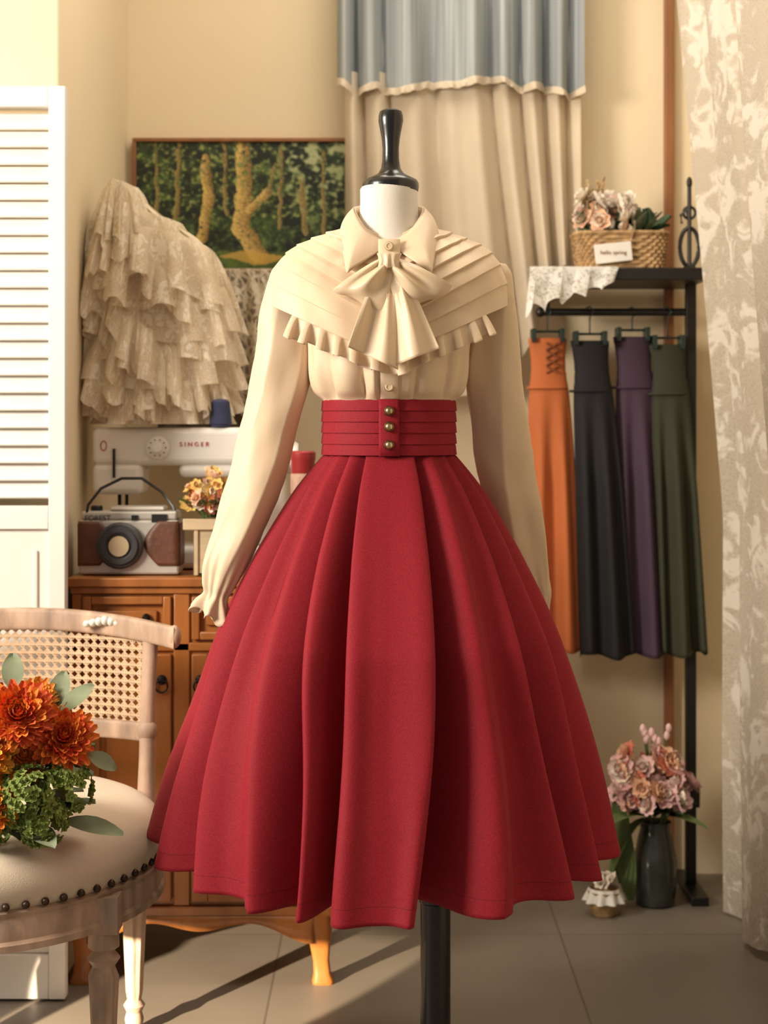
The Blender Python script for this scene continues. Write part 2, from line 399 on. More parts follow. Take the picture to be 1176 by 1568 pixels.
def tail(x0,xm,zb,hw,slant,seed,yo):
    def fn(u,w):
        v=(u-.5)*2; wd=.008+(hw-.008)*w**.7
        x=x0+(xm-x0)*w+v*wd; z=kz-.004-(kz-zb)*w+slant*v*w
        y=ky-.004-.034*w-yo-.008*sin(w*pi*.6)+(.0085*w**.4)*cos(v*4.0+seed+.9*w)+.0025*sin(v*11+seed)*(1-w)
        return (CX+x,CY+y,z)
    q.grid(fn,55,36,0)
tail(-.004,-.025,1.204,.038,-.017,.4,.0)
tail(.006,.040,1.205,.036,.014,2.2,.006)
q.build('bow_ribbon',[M['bow']],bl,solid=.0016,angle=80)
q=MB()
def kn(u,w):
    a=2*pi*u; v=(w-.5)*2
    rx=.017-.002*cos(v*2.5)
    return (CX+rx*cos(a),CY+ky-.015+.011*sin(a)-.003*(1-v*v)+.0012*sin(cos(a)*9),kz+v*.0115+.0008*sin(a*8))
q.grid(kn,48,9,0,cu=True); q.build('bow_knot',[M['bow']],bl,solid=.001,sub=1)
M['shell']=mat('horn_button',(222,200,166),.3,var=.12,vs=80)
q=MB()
for zz,yy in((1.3775,-.088),(1.158,-.106)):
    q.lathe([(.0001,0),(.0065,0),(.007,-.002),(.006,-.004),(.0045,-.0045),(.004,-.0035),(.0001,-.0035)],(CX,CY+yy,zz),0,24,'Y')
    q.lathe([(.0066,-.0005),(.0074,-.0018),(.0068,-.003)],(CX,CY+yy,zz),1,24,'Y')
q.build('blouse_buttons',[M['shell'],M['brassb']],bl)
q=MB(); q.grid(lambda u,w:(CX+(u-.5)*.034,CY-.075-.004*cos((u-.5)*3)-.014*w,1.390-.036*w),6,5,0); q.build('collar_stand',[M['blouse']],bl,solid=.003,bevel=.001)
def sleeve(tab,yc,nm,seed,side,tilt):
    q=MB(); rows=[]; n=110
    NS=130
    for j in range(NS):
        py=tab[0][0]+(tab[-1][0]-tab[0][0])*j/(NS-1)
        c=X(cr(tab,py,1),DC); hw=cr(tab,py,2)*DC/F; z=Z(py,DC)
        t=j/(NS-1); cuff=max(0,(py-cufy)/ (tab[-1][0]-cufy)) if py>cufy else 0
        g=max(0,1-abs(py-cufy)/110.0)
        row=[]
        for i in range(n):
            a=2*pi*i/n
            f=.07*sin(2*a+t*2.5+seed)+.06*sin(3*a-t*4+seed*2)+.072*(1-2*abs(sin(2.5*a+2.6*t+seed))**.8)*(.35+t)
            f*=1 if t>.1 else t*10
            f+=g*g*.09*sin(11*a)
            if cuff: f+=cuff*.30*sin(7*a+seed)
            f+=.08*noise.noise(Vector((cos(a)*1.4,sin(a)*1.4,t*9+seed)))
            dy=hw*(.78 if t>.1 else .9)
            r=1+f
            row.append((c+hw*r*cos(a),yc(t)+dy*r*sin(a),z+tilt*cos(a)*(cuff+g*.6)+ (.006*cuff*sin(7*a))))
        rows.append(row)
    q.rows(rows,0,capa=True); q.build(nm,[M['blouse']],bl,solid=.0012,angle=80)
cufy=908
sleeve([(402,446,20),(418,443,28),(480,437,36),(560,432,42),(640,416,41),(720,398,41),(800,371,39),(860,348,33),(895,338,23),(908,335,18),(925,330,25),(940,328,28)],lambda t:2.605-.05*t,'sleeve_left',1.1,-1,-.010)
cufy=955
sleeve([(404,755,20),(420,757,28),(480,758,34),(560,758,43),(640,767,45),(720,778,45),(800,798,43),(860,814,38),(920,830,29),(955,837,19),(970,839,22),(985,841,25)],lambda t:2.61+.16*t**1.3,'sleeve_right',2.7,1,.006)

# ---------------------------------------------------------------- dress form
fm=empty('dress_form')
q=MB(); q.lathe([(.085,.05),(.062,.085),(.052,.11),(.0475,.135),(.0462,.16),(.0465,.178),(.044,.182)],(CX,CY,1.30),0,48); q.build('neck',[M['form']],fm)
q=MB()
q.rows([[(CX+a*sin(2*pi*i/40),CY-b_*cos(2*pi*i/40),z) for i in range(40)] for z,a,b_ in((1.02,.085,.066),(1.1,.085,.066),(1.2,.105,.088),(1.28,.120,.088),(1.34,.115,.07),(1.38,.065,.045))],0,capa=True,capb=True)
q.build('torso_form',[M['form']],fm)
k=DC/F
q=MB(); q.lathe([(r*k,Z(y,DC)-1.4) for r,y in((38,296),(42,293),(43,287),(43,281),(40,276),(30,271),(20,266),(15,258),(13,245),(12.5,228),(14,212),(17,196),(19,186),(19,178),(17,171),(11,168),(1,167))],(CX+.003,CY,1.4),0,48); q.build('neck_finial',[M['blackwood']],fm)
q=MB(); px=.083; q.lathe([(.018,0),(.0245,.0),(.0245,.30),(.0265,.302),(.0265,.33),(.022,.332),(.022,1.06)],(px,CY,.03),0,32)
q.lathe([(.17,.0),(.175,.008),(.16,.02),(.05,.034),(.03,.06),(.024,.07)],(px,CY,0),0,48)
q.build('stand_pole',[M['blackwood']],fm)

# ---------------------------------------------------------------- louvered shutter
sh=empty('louvered_shutter'); d=3.085
q=MB()
for (x1,x0) in((-.607,-.99),(-.995,-1.37)):
    st=.032; y0,y1=d-.014,d+.014
    q.bx(x0,x0+st,y0,y1,.005,1.745); q.bx(x1-st,x1,y0,y1,.005,1.745)
    for za,zb in((1.705,1.745),(.90,.945),(.005,.09)): q.bx(x0+st,x1-st,y0+.001,y1-.001,za,zb)
    z=.975
    while z<1.70:
        q.box(((x0+x1)/2,d,z),(x1-x0-2*st,.006,.036),0,Matrix.Rotation(radians(-28),3,'X')); z+=.0335
    q.bx(x0+st,x1-st,d-.004,d+.004,.09,.90)
    for xx in(x0+st+.02,x1-st-.03): q.bx(xx,xx+.008,d-.009,d,.13,.86)
q.build('shutter_panels',[M['white']],sh,bevel=.002)

# ---------------------------------------------------------------- wooden cabinet
cb=empty('wooden_cabinet'); x0,x1,y0,y1=-.612,-.108,3.17,3.58; ht=.80
q=MB()
q.bx(x0-.008,x1+.012,y0-.018,y1,ht-.018,ht); q.bx(x0-.002,x1+.006,y0-.010,y1,ht-.032,ht-.018)
q.bx(x0,x1,y0,y1,.15,ht-.032)
q.bx(x0-.004,x1+.008,y0-.012,y1,.135,.155)
q.bx(x0,x0+.018,y0-.006,y0,.155,.768); q.bx(x1-.018,x1,y0-.006,y0,.155,.768)
xm=(x0+x1)/2
for xa in(xm-.037,): q.bx(xa-.016,xa+.016,y0-.006,y0,.155,.768)
q.bx(x0,x1,y0-.006,y0,.655,.672)
def panel(xa,xb,za,zb,r):
    q.bx(xa,xa+r,y0-.012,y0,za,zb); q.bx(xb-r,xb,y0-.012,y0,za,zb)
    q.bx(xa+r,xb-r,y0-.012,y0,zb-r,zb); q.bx(xa+r,xb-r,y0-.012,y0,za,za+r)
    q.bx(xa+r+.012,xb-r-.012,y0-.008,y0,za+r+.012,zb-r-.012)
for xa,xb in((x0+.022,xm-.057),(xm-.017,x1-.022)):
    panel(xa,xb,.678,.763,.016); panel(xa,xb,.165,.650,.032)
q.build('cabinet_body',[M['wood']],cb,bevel=.0025)
q=MB()
def apron(u,w):
    x=x0+.03+(x1-x0-.06)*u
    dip=.028+.022*cos(u*4*pi)*(.6)+.012*cos(2*pi*u)
    return (x,y0-.008,.137-w*dip)
q.grid(apron,60,3,0)
q.build('scalloped_apron',[M['wood']],cb,solid=.014)
q=MB()
for xx,sg in((x0+.025,-1),(x1-.022,1)):
    for yy in(y0+.012,y1-.03):
        rows=[]
        for z,r,o in((.138,.030,-.004),(.11,.028,0),(.08,.021,.004),(.045,.016,.006),(.02,.017,.008),(.006,.022,.010),(0,.021,.010)):
            rows.append([(xx+sg*o+r*(abs(cos(a))**.5)*(1 if cos(a)>0 else -1),yy+r*.9*(abs(sin(a))**.5)*(1 if sin(a)>0 else -1),z) for a in [2*pi*(i+.5)/24 for i in range(24)]])
        q.rows(rows,0,capa=True,capb=True)
q.build('cabinet_feet',[M['wood']],cb)
q=MB()
for xa,xb in((x0+.022,xm-.057),(xm-.017,x1-.022)):
    for fx in(.30,.72):
        xx=xa+(xb-xa)*fx; zz=.722
        q.lathe([(.008,0),(.008,-.003),(.004,-.008),(.004,-.012)],(xx,y0-.012,zz),0,12,'Y')
        q.tube([(xx-.011,y0-.018,zz),(xx-.012,y0-.022,zz-.010),(xx,y0-.024,zz-.016),(xx+.012,y0-.022,zz-.010),(xx+.011,y0-.018,zz)],.0018,0)
for xx in(xm-.075,xm+.0): 
    q.lathe([(.010,0),(.009,-.003),(.003,-.006)],(xx,y0-.012,.60),0,14,'Y')
    q.tube([(xx+.012*sin(a),y0-.018,.588+.012*cos(a)) for a in [2*pi*i/16 for i in range(17)]],.002,0)
q.build('cabinet_handles',[M['iron']],cb)

# ---------------------------------------------------------------- sewing machine
sm=empty('sewing_machine'); M['enamel']=mat('ivory_enamel',(236,233,228),.3,var=.02,coat=.4)
d=3.38; X0=-.604; X1=-.205
q=MB()
q.bx(X0+.02,X1,d-.07,d+.08,.803,.850)
q.bx(X1-.105,X1,d-.05,d+.06,.850,1.075)
q.bx(X0,X1,d-.05,d+.06,1.015,1.094)
q.bx(X0,X0+.105,d-.05,d+.055,.955,1.02)
q.bx(X1-.22,X1-.10,d-.045,d+.055,.99,1.02)
q.build('machine_body',[M['enamel']],sm,bevel=.014,seg=4)
q=MB()
q.lathe([(.0245,0),(.0245,-.006),(.022,-.008),(.010,-.009),(.009,-.018),(.0001,-.018)],(X(247,d),d-.05,Z(685,d)),1,32,'Y')
q.lathe([(.03,0),(.034,.006),(.034,.02),(.03,.026)],(X1,d,1.03),1,32,'X')
q.tube([(X0+.05,d,.96),(X0+.05,d,.875)],.004,0); q.bx(X0+.038,X0+.062,d-.012,d+.012,.868,.873,0)
q.tube([(X0+.065,d,.96),(X0+.065,d,.90)],.0035,0)
q.bx(X0+.03,X0+.10,d-.03,d+.03,.850,.853,0)
q.tube([(X(181,d),d-.054,1.05),(X(181,d),d-.054,.99)],.003,2)
for i in range(10):
    a=2*pi*i/10; q.ball((X(247,d)+.017*cos(a),d-.0585,Z(685,d)+.017*sin(a)),.0015,2,6,5)
q.build('machine_fittings',[M['iron'],M['enamel'],M['black']],sm)
M['redp']=mat('red_print',(190,60,60),.5,var=.02)
text('S I N G E R','machine_lettering',(X(302,d),d-.0515,Z(680,d)),.013,M['redp'],sm)
q=MB(); xx,zz=X(165,d),Z(682,d)
q.tube([(xx+.006*cos(a),d-.051,zz+.010*sin(a)) for a in [2*pi*i/14 for i in range(15)]],.001,0,6); q.build('machine_badge',[M['redp']],sm)
M['navy']=mat('navy_thread',(58,64,96),.8,var=.15,vs=30,bump=.5,bs=300)
q=MB(); tx=X(340,d); q.lathe([(.005,0),(.020,0),(.020,.003),(.023,.006),(.018,.052),(.015,.056),(.006,.058)],(tx,d-.028,1.095),0,24)
for i in range(22): 
    r=.0232-.0055*i/22; q.tube([(tx+r*cos(a),d-.028+r*sin(a),1.102+i*.0021) for a in [2*pi*k/16 for k in range(17)]],.0011,0,5)
q.build('thread_cone',[M['navy']])

# ---------------------------------------------------------------- retro toy camera
tcx=-.506; tcz=.802; d=3.235; W=.198; H=.135
cam_=empty('retro_toy_camera')
M['silver']=mat('brushed_silver',(200,196,188),.35,.35,var=.05); M['leather']=mat('brown_leather',(100,62,44),.5,var=.25,vs=20,bump=.4,bs=120)
M['beige']=mat('pale_wood',(206,184,150),.5,var=.15,vs=10,stretch=(1,1,4))
q=MB()
q.bx(tcx-W/2,tcx+W/2,d-.035,d+.035,tcz,tcz+H*.80,0)
q.bx(tcx-W/2+.004,tcx+W/2-.004,d-.033,d+.033,tcz+H*.80,tcz+H*.93,0)
q.bx(tcx-W/2+.06,tcx+W/2-.03,d-.03,d+.03,tcz+H*.93,tcz+H,0)
q.build('camera_body',[M['silver']],cam_,bevel=.007,seg=3)
q=MB()
for sg in(-1,1):
    def fn(u,w):
        z=tcz+.018+.088*w; xo=tcx+sg*(W/2+.001)
        xi=tcx+sg*(.030+.028*(1-sin(pi*w))); return (xo+(xi-xo)*u,d-.037,z)
    q.grid(fn,6,14,0)
    q.bx(tcx+sg*(W/2-.001),tcx+sg*(W/2+.002),d-.034,d+.034,tcz+.018,tcz+.1,0)
q.build('leather_panels',[M['leather']],cam_,solid=.003)
M['dgrey']=mat('dark_grey_plastic',(62,62,64),.5,var=.1)
q=MB(); lx,lz=X(189,d),tcz+.058
q.lathe([(.046,0),(.046,-.012),(.042,-.016),(.038,-.016),(.036,-.022),(.028,-.022),(.022,-.018)],(lx,d-.035,lz),2,40,'Y')
q.lathe([(.020,-.0225),(.020,-.024),(.0001,-.024)],(lx,d-.035,lz),1,32,'Y')
q.bx(tcx+.045,tcx+.075,d-.0365,d-.034,tcz+.104,tcz+.120,0); q.bx(tcx+.005,tcx+.018,d-.0365,d-.034,tcz+.108,tcz+.118,0)
q.lathe([(.012,0),(.012,.008),(.010,.010)],(tcx-.07,d,tcz+H*.93),0,20)
q.build('camera_lens',[M['black'],M['beige'],M['dgrey']],cam_,angle=30)
q=MB(); q.tube([(tcx-.085,d-.03,.92),(tcx-.082,d-.03,.94),(tcx-.06,d-.01,.972),(tcx-.02,d,.992),(tcx+.02,d,.992),(tcx+.06,d,.965),(tcx+.085,d-.01,.935),(tcx+.098,d-.03,.90)],.003,0); q.build('camera_strap',[M['black']],cam_)
text('FOREST','camera_lettering',(tcx-.062,d-.0362,tcz+.112),.015,M['black'],cam_)

# ---------------------------------------------------------------- flowers palettes
def fm_(n,c,**k): return mat(n,c,.7,var=.12,vs=40,**k)
G1=fm_('leaf_green',(90,108,58)); G2=fm_('leaf_dusty',(122,132,104)); G3=fm_('leaf_dark',(58,80,50)); ST=fm_('stem_green',(92,100,56))
PE=fm_('petal_peach',(242,196,162)); PI=fm_('petal_pink',(240,200,196)); CRM=fm_('petal_cream',(246,234,218)); YE=fm_('petal_yellow',(238,204,118)); RD=fm_('petal_coral',(228,140,118))
OR=fm_('petal_orange',(246,140,50)); RO=fm_('petal_rust',(230,96,44)); AM=fm_('petal_amber',(250,182,60)); BR=fm_('dried_bract',(206,176,130)); HG=fm_('hydrangea_green',(124,142,64))
def rdir(up=.5):
    a=random.uniform(0,2*pi); e=random.uniform(-.1,1.1)
    return Vector((cos(a)*cos(e),sin(a)*cos(e)-.5,sin(e)*up+.15)).normalized()
d=3.215; bx_=X(322,d)
fb=empty('flower_planter_box')
q=MB(); w=.030
for sx,sy in((1,0),(-1,0),(0,1),(0,-1)):
    if sx: q.bx(bx_+sx*w,bx_+sx*(w-.005),d-w,d+w,.802,.905)
    else: q.bx(bx_-w,bx_+w,d+sy*w,d+sy*(w-.005),.802,.905)
q.bx(bx_-w,bx_+w,d-w,d+w,.802,.808)
q.bx(bx_-w-.02,bx_+w-.01,d-w-.008,d-w-.001,.892,.914)
for i in(-1,1): q.bx(bx_+i*(w-.006)-.004,bx_+i*(w-.006)+.004,d-w-.004,d-w,.802,.9)
q.build('planter_box',[M['beige'],M['white']],fb,bevel=.0015)
q=MB()
for i in range(50):
    a=random.uniform(0,2*pi); r=.048*sqrt(random.random()); c=(bx_+r*cos(a),d+r*sin(a)*.7-.008,.935+.085*(1-(r/.055)**2)*random.random()+random.uniform(-.012,.012))
    q.flower(c,rdir(),random.uniform(.014,.021),random.choice([[0,0],[1,0],[2,1],[3,0],[1,3]]),3,7,1,.42)
for i in range(40):
    a=random.uniform(0,2*pi); c=(bx_+.015*cos(a),d+.015*sin(a),.915); q.petal(c,(cos(a)*.6,sin(a)*.6,.8),(0,0,1),.06,.010,4,-.3)
for i in range(12):
    a=random.uniform(0,2*pi); q.tube([(bx_,d,.82),(bx_+.02*cos(a),d+.02*sin(a),.94)],.0012,4,5)
q.build('planter_flowers',[PE,YE,RD,CRM,G1],fb)
q=MB(); d=3.235; rx_=X(464,d)
q.lathe([(.022,0),(.024,.003),(.024,.225),(.0255,.228),(.0255,.242),(.022,.245)],(rx_,d,.802),0,32)
q.lathe([(.0245,.16),(.0247,.17),(.0247,.190),(.0245,.20)],(rx_,d,.802),1,32,cap=False)
q.build('red_storage_tin',[mat('red_tin',(158,48,50),.35,var=.1),mat('tin_label',(200,160,140),.6,var=.2,vs=60)])

# ---------------------------------------------------------------- tulle gown
LB=lace_mat('ecru_tulle',(238,224,202),(250,243,228),34,.62,260,.5,.5)
q=MB(); d=3.42
GR=[(278,174,200),(330,152,258),(370,146,318),(410,141,336),(460,138,352),(520,140,350),(570,152,340),(620,176,336),(652,192,334)]
def gsurf(a,py,ex=0):
    l=cr(GR,py,1); r=cr(GR,py,2); c=X((l+r)/2,d); hw=(r-l)/2*d/F+ex
    n=noise.noise(Vector((a*1.3,py*.012,3))); n2=noise.noise(Vector((a*2.5,py*.03,8)))
    x=c-hw*cos(a)*(1+.04*n)
    y=d-(.070+ex)*sin(a)*(1+.45*n+.4*n2)
    return Vector((max(x,-.622),y,Z(py,d)))
rows=[]
for j in range(40):
    py=284+(636-284)*j/39
    rows.append([gsurf(2*pi*i/80,py,-.014)+Vector((0,.014*noise.noise(Vector((i*.35,j*.3,0))),0)) for i in range(80)])
q.rows(rows,0,capa=True,capb=True)
gw=empty('ruffled_tulle_gown')
q.build('gown_lining',[mat('ecru_lining',(222,206,180),.8,var=.15,vs=14)],gw)
q=MB(); rnd=random.Random(5)
def strip_r(u0,u1,p0,p1,hh,waves,amp,seed,ex=.002):
    def tp(u):
        a=u0+(u1-u0)*u; py=p0+(p1-p0)*u+20*noise.noise(Vector((u*2.5,seed,2)))
        return gsurf(a,py,ex)
    def ot(u):
        a=u0+(u1-u0)*u; return Vector((-cos(a)*.8,-sin(a),0)).normalized()
    ruffle(q,tp,ot,max(60,int(waves*26)),hh*d/F*1.3,amp,waves,seed,0,9)
for ti in range(9):
    py=284+40*ti; sl=rnd.uniform(-10,40)
    strip_r(-.3,pi+.3,py-sl*.5,py+sl*.5,rnd.uniform(48,74),rnd.uniform(4.5,7),rnd.uniform(.012,.020),ti*3.3)
for ti in range(20):
    a0=rnd.uniform(0,2.2); a1=a0+rnd.uniform(.5,1.2); p0=rnd.uniform(300,540); p1=p0+rnd.uniform(30,110)
    strip_r(a0,a1,p0,p1,rnd.uniform(40,70),rnd.uniform(1.5,3.5),rnd.uniform(.012,.022),ti*7.7+50,.006)
for k in range(len(q.v)):
    v=q.v[k]; q.v[k]=(max(v[0],-.626),v[1],max(v[2],1.101))
q.p=[(p[0]*1.2,v[2],0) for p,v in zip(q.p,q.v)]
q.build('tulle_ruffles',[LB],gw,angle=80,recalc=False)
q=MB(); d=3.77
def shf(u,w):
    x=X(322+ (130+14*sin(w*3))*u,d-.03); z=1.462+(Z(640,d)-1.462)*(w)*(1-.06*sin(u*9))+.008*sin(5*u)*w
    return (x,d-.028+(.015*sin(u*19+w*2)+.008*sin(u*37))*min(1,w*3)-.0,z)
q.grid(shf,90,40,0,su=.2,sv=.22)
q.grid(lambda u,w:(X(322+130*u,d-.03),3.742+.06*w,1.462+.002*sin(pi*w)),40,5,0,su=.2,sv=.05)
q.build('crochet_lace_shawl',[lace_mat('crochet',(222,208,184),(240,230,210),60,.3,70,.50,.3)])
d=3.80
rk=empty('wall_clothes_rail')
q=MB(); q.tube([(-.60,d,1.444),(-.12,d,1.444)],.011,0,12)
for xx in(-.58,-.14): q.tube([(xx,d,1.444),(xx,3.95,1.444)],.008,0,10); q.lathe([(.02,0),(.02,.006)],(xx,3.943,1.444),0,20,'Y')
q.build('rail_bar',[M['black']],rk)
M['char']=mat('charcoal_cloth',(84,68,58),.85,var=.2,vs=4,bump=.3,bs=300)
q=MB()
def dg(u,w):
    a=2*pi*u; hw=.08+.06*w**.5; return (-.40+hw*cos(a),d+(.020+.012*w)*sin(a)*(1+.3*sin(9*a)),1.43-.42*w)
q.grid(dg,120,20,0,cu=True); q.build('hanging_dark_dress',[M['char']],None,angle=80)

# ---------------------------------------------------------------- painting
pt=empty('forest_painting'); pw0,pw1=-.612,-.06; pz1=Z(212,3.93); pz0=Z(418,3.93)
me=bpy.data.meshes.new('canvas'); nx,nz=250,140; vs=[];fs=[];cols=[]
segs=[((378,214),(380,300),12),((380,300),(374,350),14),((374,350),(402,392),15),((388,322),(418,294),7),((316,240),(322,300),8),((322,300),(312,364),9),((472,270),(478,356),5),((418,294),(430,250),4),((440,214),(436,352),3),((274,214),(270,340),4),((506,230),(508,372),3),((236,214),(240,360),3),((346,214),(350,330),3)]
def segd(p,a,b_):
    ax,ay=a;bx2,by=b_;t=max(0,min(1,((p[0]-ax)*(bx2-ax)+(p[1]-ay)*(by-ay))/((bx2-ax)**2+(by-ay)**2)))
    return math.hypot(p[0]-ax-t*(bx2-ax),p[1]-ay-t*(by-ay)),(p[0]-ax-t*(bx2-ax))
for j in range(nz):
    for i in range(nx):
        u=i/(nx-1); w=j/(nz-1); vs.append((pw0+.008+(pw1-pw0-.016)*u,3.928,pz1-.008-(pz1-pz0-.016)*w))
        p0_=(205+355*u,212+206*w)
        n1=noise.noise(Vector((p0_[0]*.05,p0_[1]*.06,0))); n2=noise.noise(Vector((p0_[0]*.13,p0_[1]*.15,4))); n3=noise.noise(Vector((p0_[0]*.018,p0_[1]*.02,9))); n4=noise.noise(Vector((p0_[0]*.35,p0_[1]*.4,2)))
        p=(p0_[0]+4*n1+2*n2,p0_[1]+5*n3+2*n2)
        g=cl(.36+.8*n1+.5*n2+.6*n3+.35*n4)
        c=Vector((14,26,16)).lerp(Vector((84,108,48)),g)
        lt=cl((n2+.6*n4+.35*n1-.22)*3.5)*(1 if w<.6 else .3)
        c=c.lerp(Vector((162,164,92)),lt*.7)
        if p[0]>450: c=c.lerp(Vector((172,178,132)),cl((n1+n2*.8+.15)*1.8)*cl(1.2-w*1.6))
        if w>.86: c=c.lerp(Vector((92,112,44)),.7)
        for a,b_,r in segs:
            dd,sd_=segd(p,a,b_)
            if dd<r:
                tt=cl(.62-.45*sd_/r+.7*n4+.3*n2); cc=Vector((112,84,40)).lerp(Vector((220,188,108)),tt)
                if r<6: cc=cc.lerp(Vector((96,88,52)),.5)
                hide=cl((n2+n4*.5-(.34 if w>.35 else .05))*6)*.9; c=cc.lerp(c,hide)
        gd=abs(p[0]-395)/60+abs(p[1]-398)/12
        if gd<1: c=c.lerp(Vector((206,164,76)),.8)
        cols.append(lin(c))
for j in range(nz-1):
    for i in range(nx-1): fs.append((j*nx+i,j*nx+i+1,(j+1)*nx+i+1,(j+1)*nx+i))
me.from_pydata(vs,[],fs); ca=me.color_attributes.new('paint','FLOAT_COLOR','POINT')
ca.data.foreach_set('color',[x for c in cols for x in c])
m,nt,b=newmat('oil_paint'); a_=nt.nodes.new('ShaderNodeAttribute'); a_.attribute_name='paint'; nt.links.new(a_.outputs['Color'],b.inputs['Base Color']); b.inputs['Roughness'].default_value=.5
me.materials.append(m); o=bpy.data.objects.new('canvas',me); bpy.context.collection.objects.link(o); o.parent=pt
q=MB(); f=.009
q.bx(pw0,pw1,3.92,3.947,pz1-f,pz1); q.bx(pw0,pw1,3.92,3.947,pz0,pz0+f); q.bx(pw0,pw0+f,3.92,3.947,pz0+f,pz1-f); q.bx(pw1-f,pw1,3.92,3.947,pz0+f,pz1-f); q.bx(pw0+f,pw1-f,3.93,3.945,pz0+f,pz1-f)
q.build('picture_frame',[M['trim']],pt,bevel=.0015)

# ---------------------------------------------------------------- hanging curtain (blue over cream)
hc=empty('hanging_linen_curtain'); d=3.86
M['blue']=mat('dusty_blue_linen',(158,164,166),.85,var=.25,vs=110,stretch=(1,.1,.012),bump=.3,bs=400)
m=mat('cream_muslin',(222,207,184),.85,var=.05,vs=10,bump=.3,bs=400)
nt=m.node_tree; b=nt.nodes['Principled BSDF']; out=[n for n in nt.nodes if n.type=='OUTPUT_MATERIAL'][0]
tl=nt.nodes.new('ShaderNodeBsdfTranslucent'); tl.inputs[0].default_value=lin((222,207,184)); tp_=nt.nodes.new('ShaderNodeBsdfTransparent')
a1=nt.nodes.new('ShaderNodeMixShader'); a1.inputs[0].default_value=.2; nt.links.new(b.outputs[0],a1.inputs[1]); nt.links.new(tl.outputs[0],a1.inputs[2])
a2=nt.nodes.new('ShaderNodeMixShader'); a2.inputs[0].default_value=.08; nt.links.new(a1.outputs[0],a2.inputs[1]); nt.links.new(tp_.outputs[0],a2.inputs[2]); nt.links.new(a2.outputs[0],out.inputs[0])
M['muslin']=m
cx0,cx1=X(516,d),X(893,d)
def foldy(u,z,k=1):
    v_=u+.05*noise.noise(Vector((u*3,z*.8,3)))
    s1=sin(v_*2*pi*3.6+1.8*sin(u*7)+.25*sin(z*4))
    return .036*k*(1-2*abs(s1)**.9)*.8+.010*k*sin(v_*2*pi*8+z*1.5)+.012*k*noise.noise(Vector((u*12,z*1.2,1)))
q=MB()
zs_=Z(118,d)
def scal(u): return .016*abs(sin(u*pi*5+.6*sin(u*6)))+.012*sin(u*8)+.008*u
def blue(u,w):
    sc=scal(u); z=2.66+(zs_-.012-2.66)*w-sc*w
    return (cx0+(cx1-cx0)*u,d-.01+foldy(u,z,.6+.4*w),z)
q.grid(blue,240,30,0); q.build('blue_panel',[M['blue']],hc,angle=80,recalc=False)
q=MB()
def crm(u,w):
    pyb=cr([(0,600),(.25,610),(.55,590),(.70,520),(.745,500),(.80,425),(.9,408),(1,400)],u)
    zb=Z(pyb,d); z=zs_+.01+(zb-zs_-.01)*w
    x0=X(528,d); x1=X(889,d); dz=max(0.0,zs_-z)
    px=x0+(x1-x0)*u
    px+=.18*dz**1.3*max(0.0,sin(pi*u))**1.2*u
    return (px,d+.008+foldy(u,z,.7+.6*w)*.9,z)
q.grid(crm,260,50,0); q.build('cream_panel',[M['muslin']],hc,angle=80,recalc=False)
q=MB()
def tpp(u):
    z=zs_-.004-scal(u); return Vector((cx0+(cx1-cx0)*u,d-.018+foldy(u,z,1),z))
ruffle(q,tpp,lambda u:Vector((0,-1,0)),300,.018,.007,20,4,0,4); q.build('seam_frill',[M['muslin']],hc,angle=80,recalc=False)
q=MB(); q.tube([(cx0-.06,d,2.66),(cx1+.06,d,2.66)],.010,0,12)
for xx in(cx0-.04,cx1+.04): q.tube([(xx,d,2.66),(xx,3.95,2.66)],.006,0,8)
q.build('curtain_rod',[M['wooddark']],hc)

# ---------------------------------------------------------------- lace curtain at right
LC=lace_mat('white_floral_lace',(214,206,192),(244,239,230),16,.78,110,.50,.4,.05)
lcg=empty('lace_curtain')
q=MB()
def lc(u,w):
    yy=3.60-1.55*u; z=2.6-2.585*w
    lean=-.098*min(1.3,max(0,(z-.9)/1.2))
    am=.028+.010*w
    x=.788+lean*(1-.35*u)+am*sin(yy*2*pi*4.1+.8*sin(yy*5)+.2*z)+.008*sin(yy*60+z)
    return (x,yy+.02*sin(z*3+yy*9),z+.01*sin(yy*12))
q.grid(lc,420,60,0)
q.p=[(v[1]*1.5,v[2],0) for v in q.v]
q.build('lace_panel',[LC],lcg,angle=80,recalc=False)
q=MB(); q.tube([(.70,1.9,2.62),(.70,3.75,2.62)],.012,0,12)
for yy in (1.95,3.7): q.tube([(.70,yy,2.62),(.90,yy,2.62)],.007,0,8)
q.build('curtain_rod',[M['wooddark']],lcg)

# ---------------------------------------------------------------- clothes rack right
rk=empty('garment_rack'); d=3.80
q=MB(); pxp=.722
sz=Z(424,3.75)
q.bx(.362,.738,3.67,3.93,sz-.014,sz+.014)
q.bx(pxp-.012,pxp+.012,d-.012,d+.012,0.02,sz)
q.bx(pxp-.02,pxp+.02,3.68,3.92,0,.02)
q.tube([(.37,d,Z(478,d)),(pxp,d,Z(478,d))],.009,0,12); q.ball((.368,d,Z(478,d)),.012)
q.tube([(.385,d,Z(478,d)),(.385,d,sz)],.006,0,8); q.bx(.37,.385,3.70,3.95,sz-.05,sz-.014)
q.bx(pxp-.02,pxp+.02,d-.014,d+.014,.20,.26)
q.build('rack_frame',[M['black']],rk,bevel=.002)
q=MB(); yy=3.75; zb=sz+.014; xx=.710
def sc_(pts,r=.005): q.tube([(xx+a,yy,zb+b_) for a,b_ in pts],r,0,8)
sc_([(0,0),(0,.2)]); q.ball((xx,yy,zb+.205),(.007,.007,.014))
sc_([(.022*sin(a),.055-.045*cos(a)) for a in [pi*i/12 for i in range(13)]]); sc_([(-.022*sin(a),.055-.045*cos(a)) for a in [pi*i/12 for i in range(13)]])
sc_([(.014*cos(a),.135+.014*sin(a)) for a in [2*pi*i/14 for i in range(15)]],.0035)
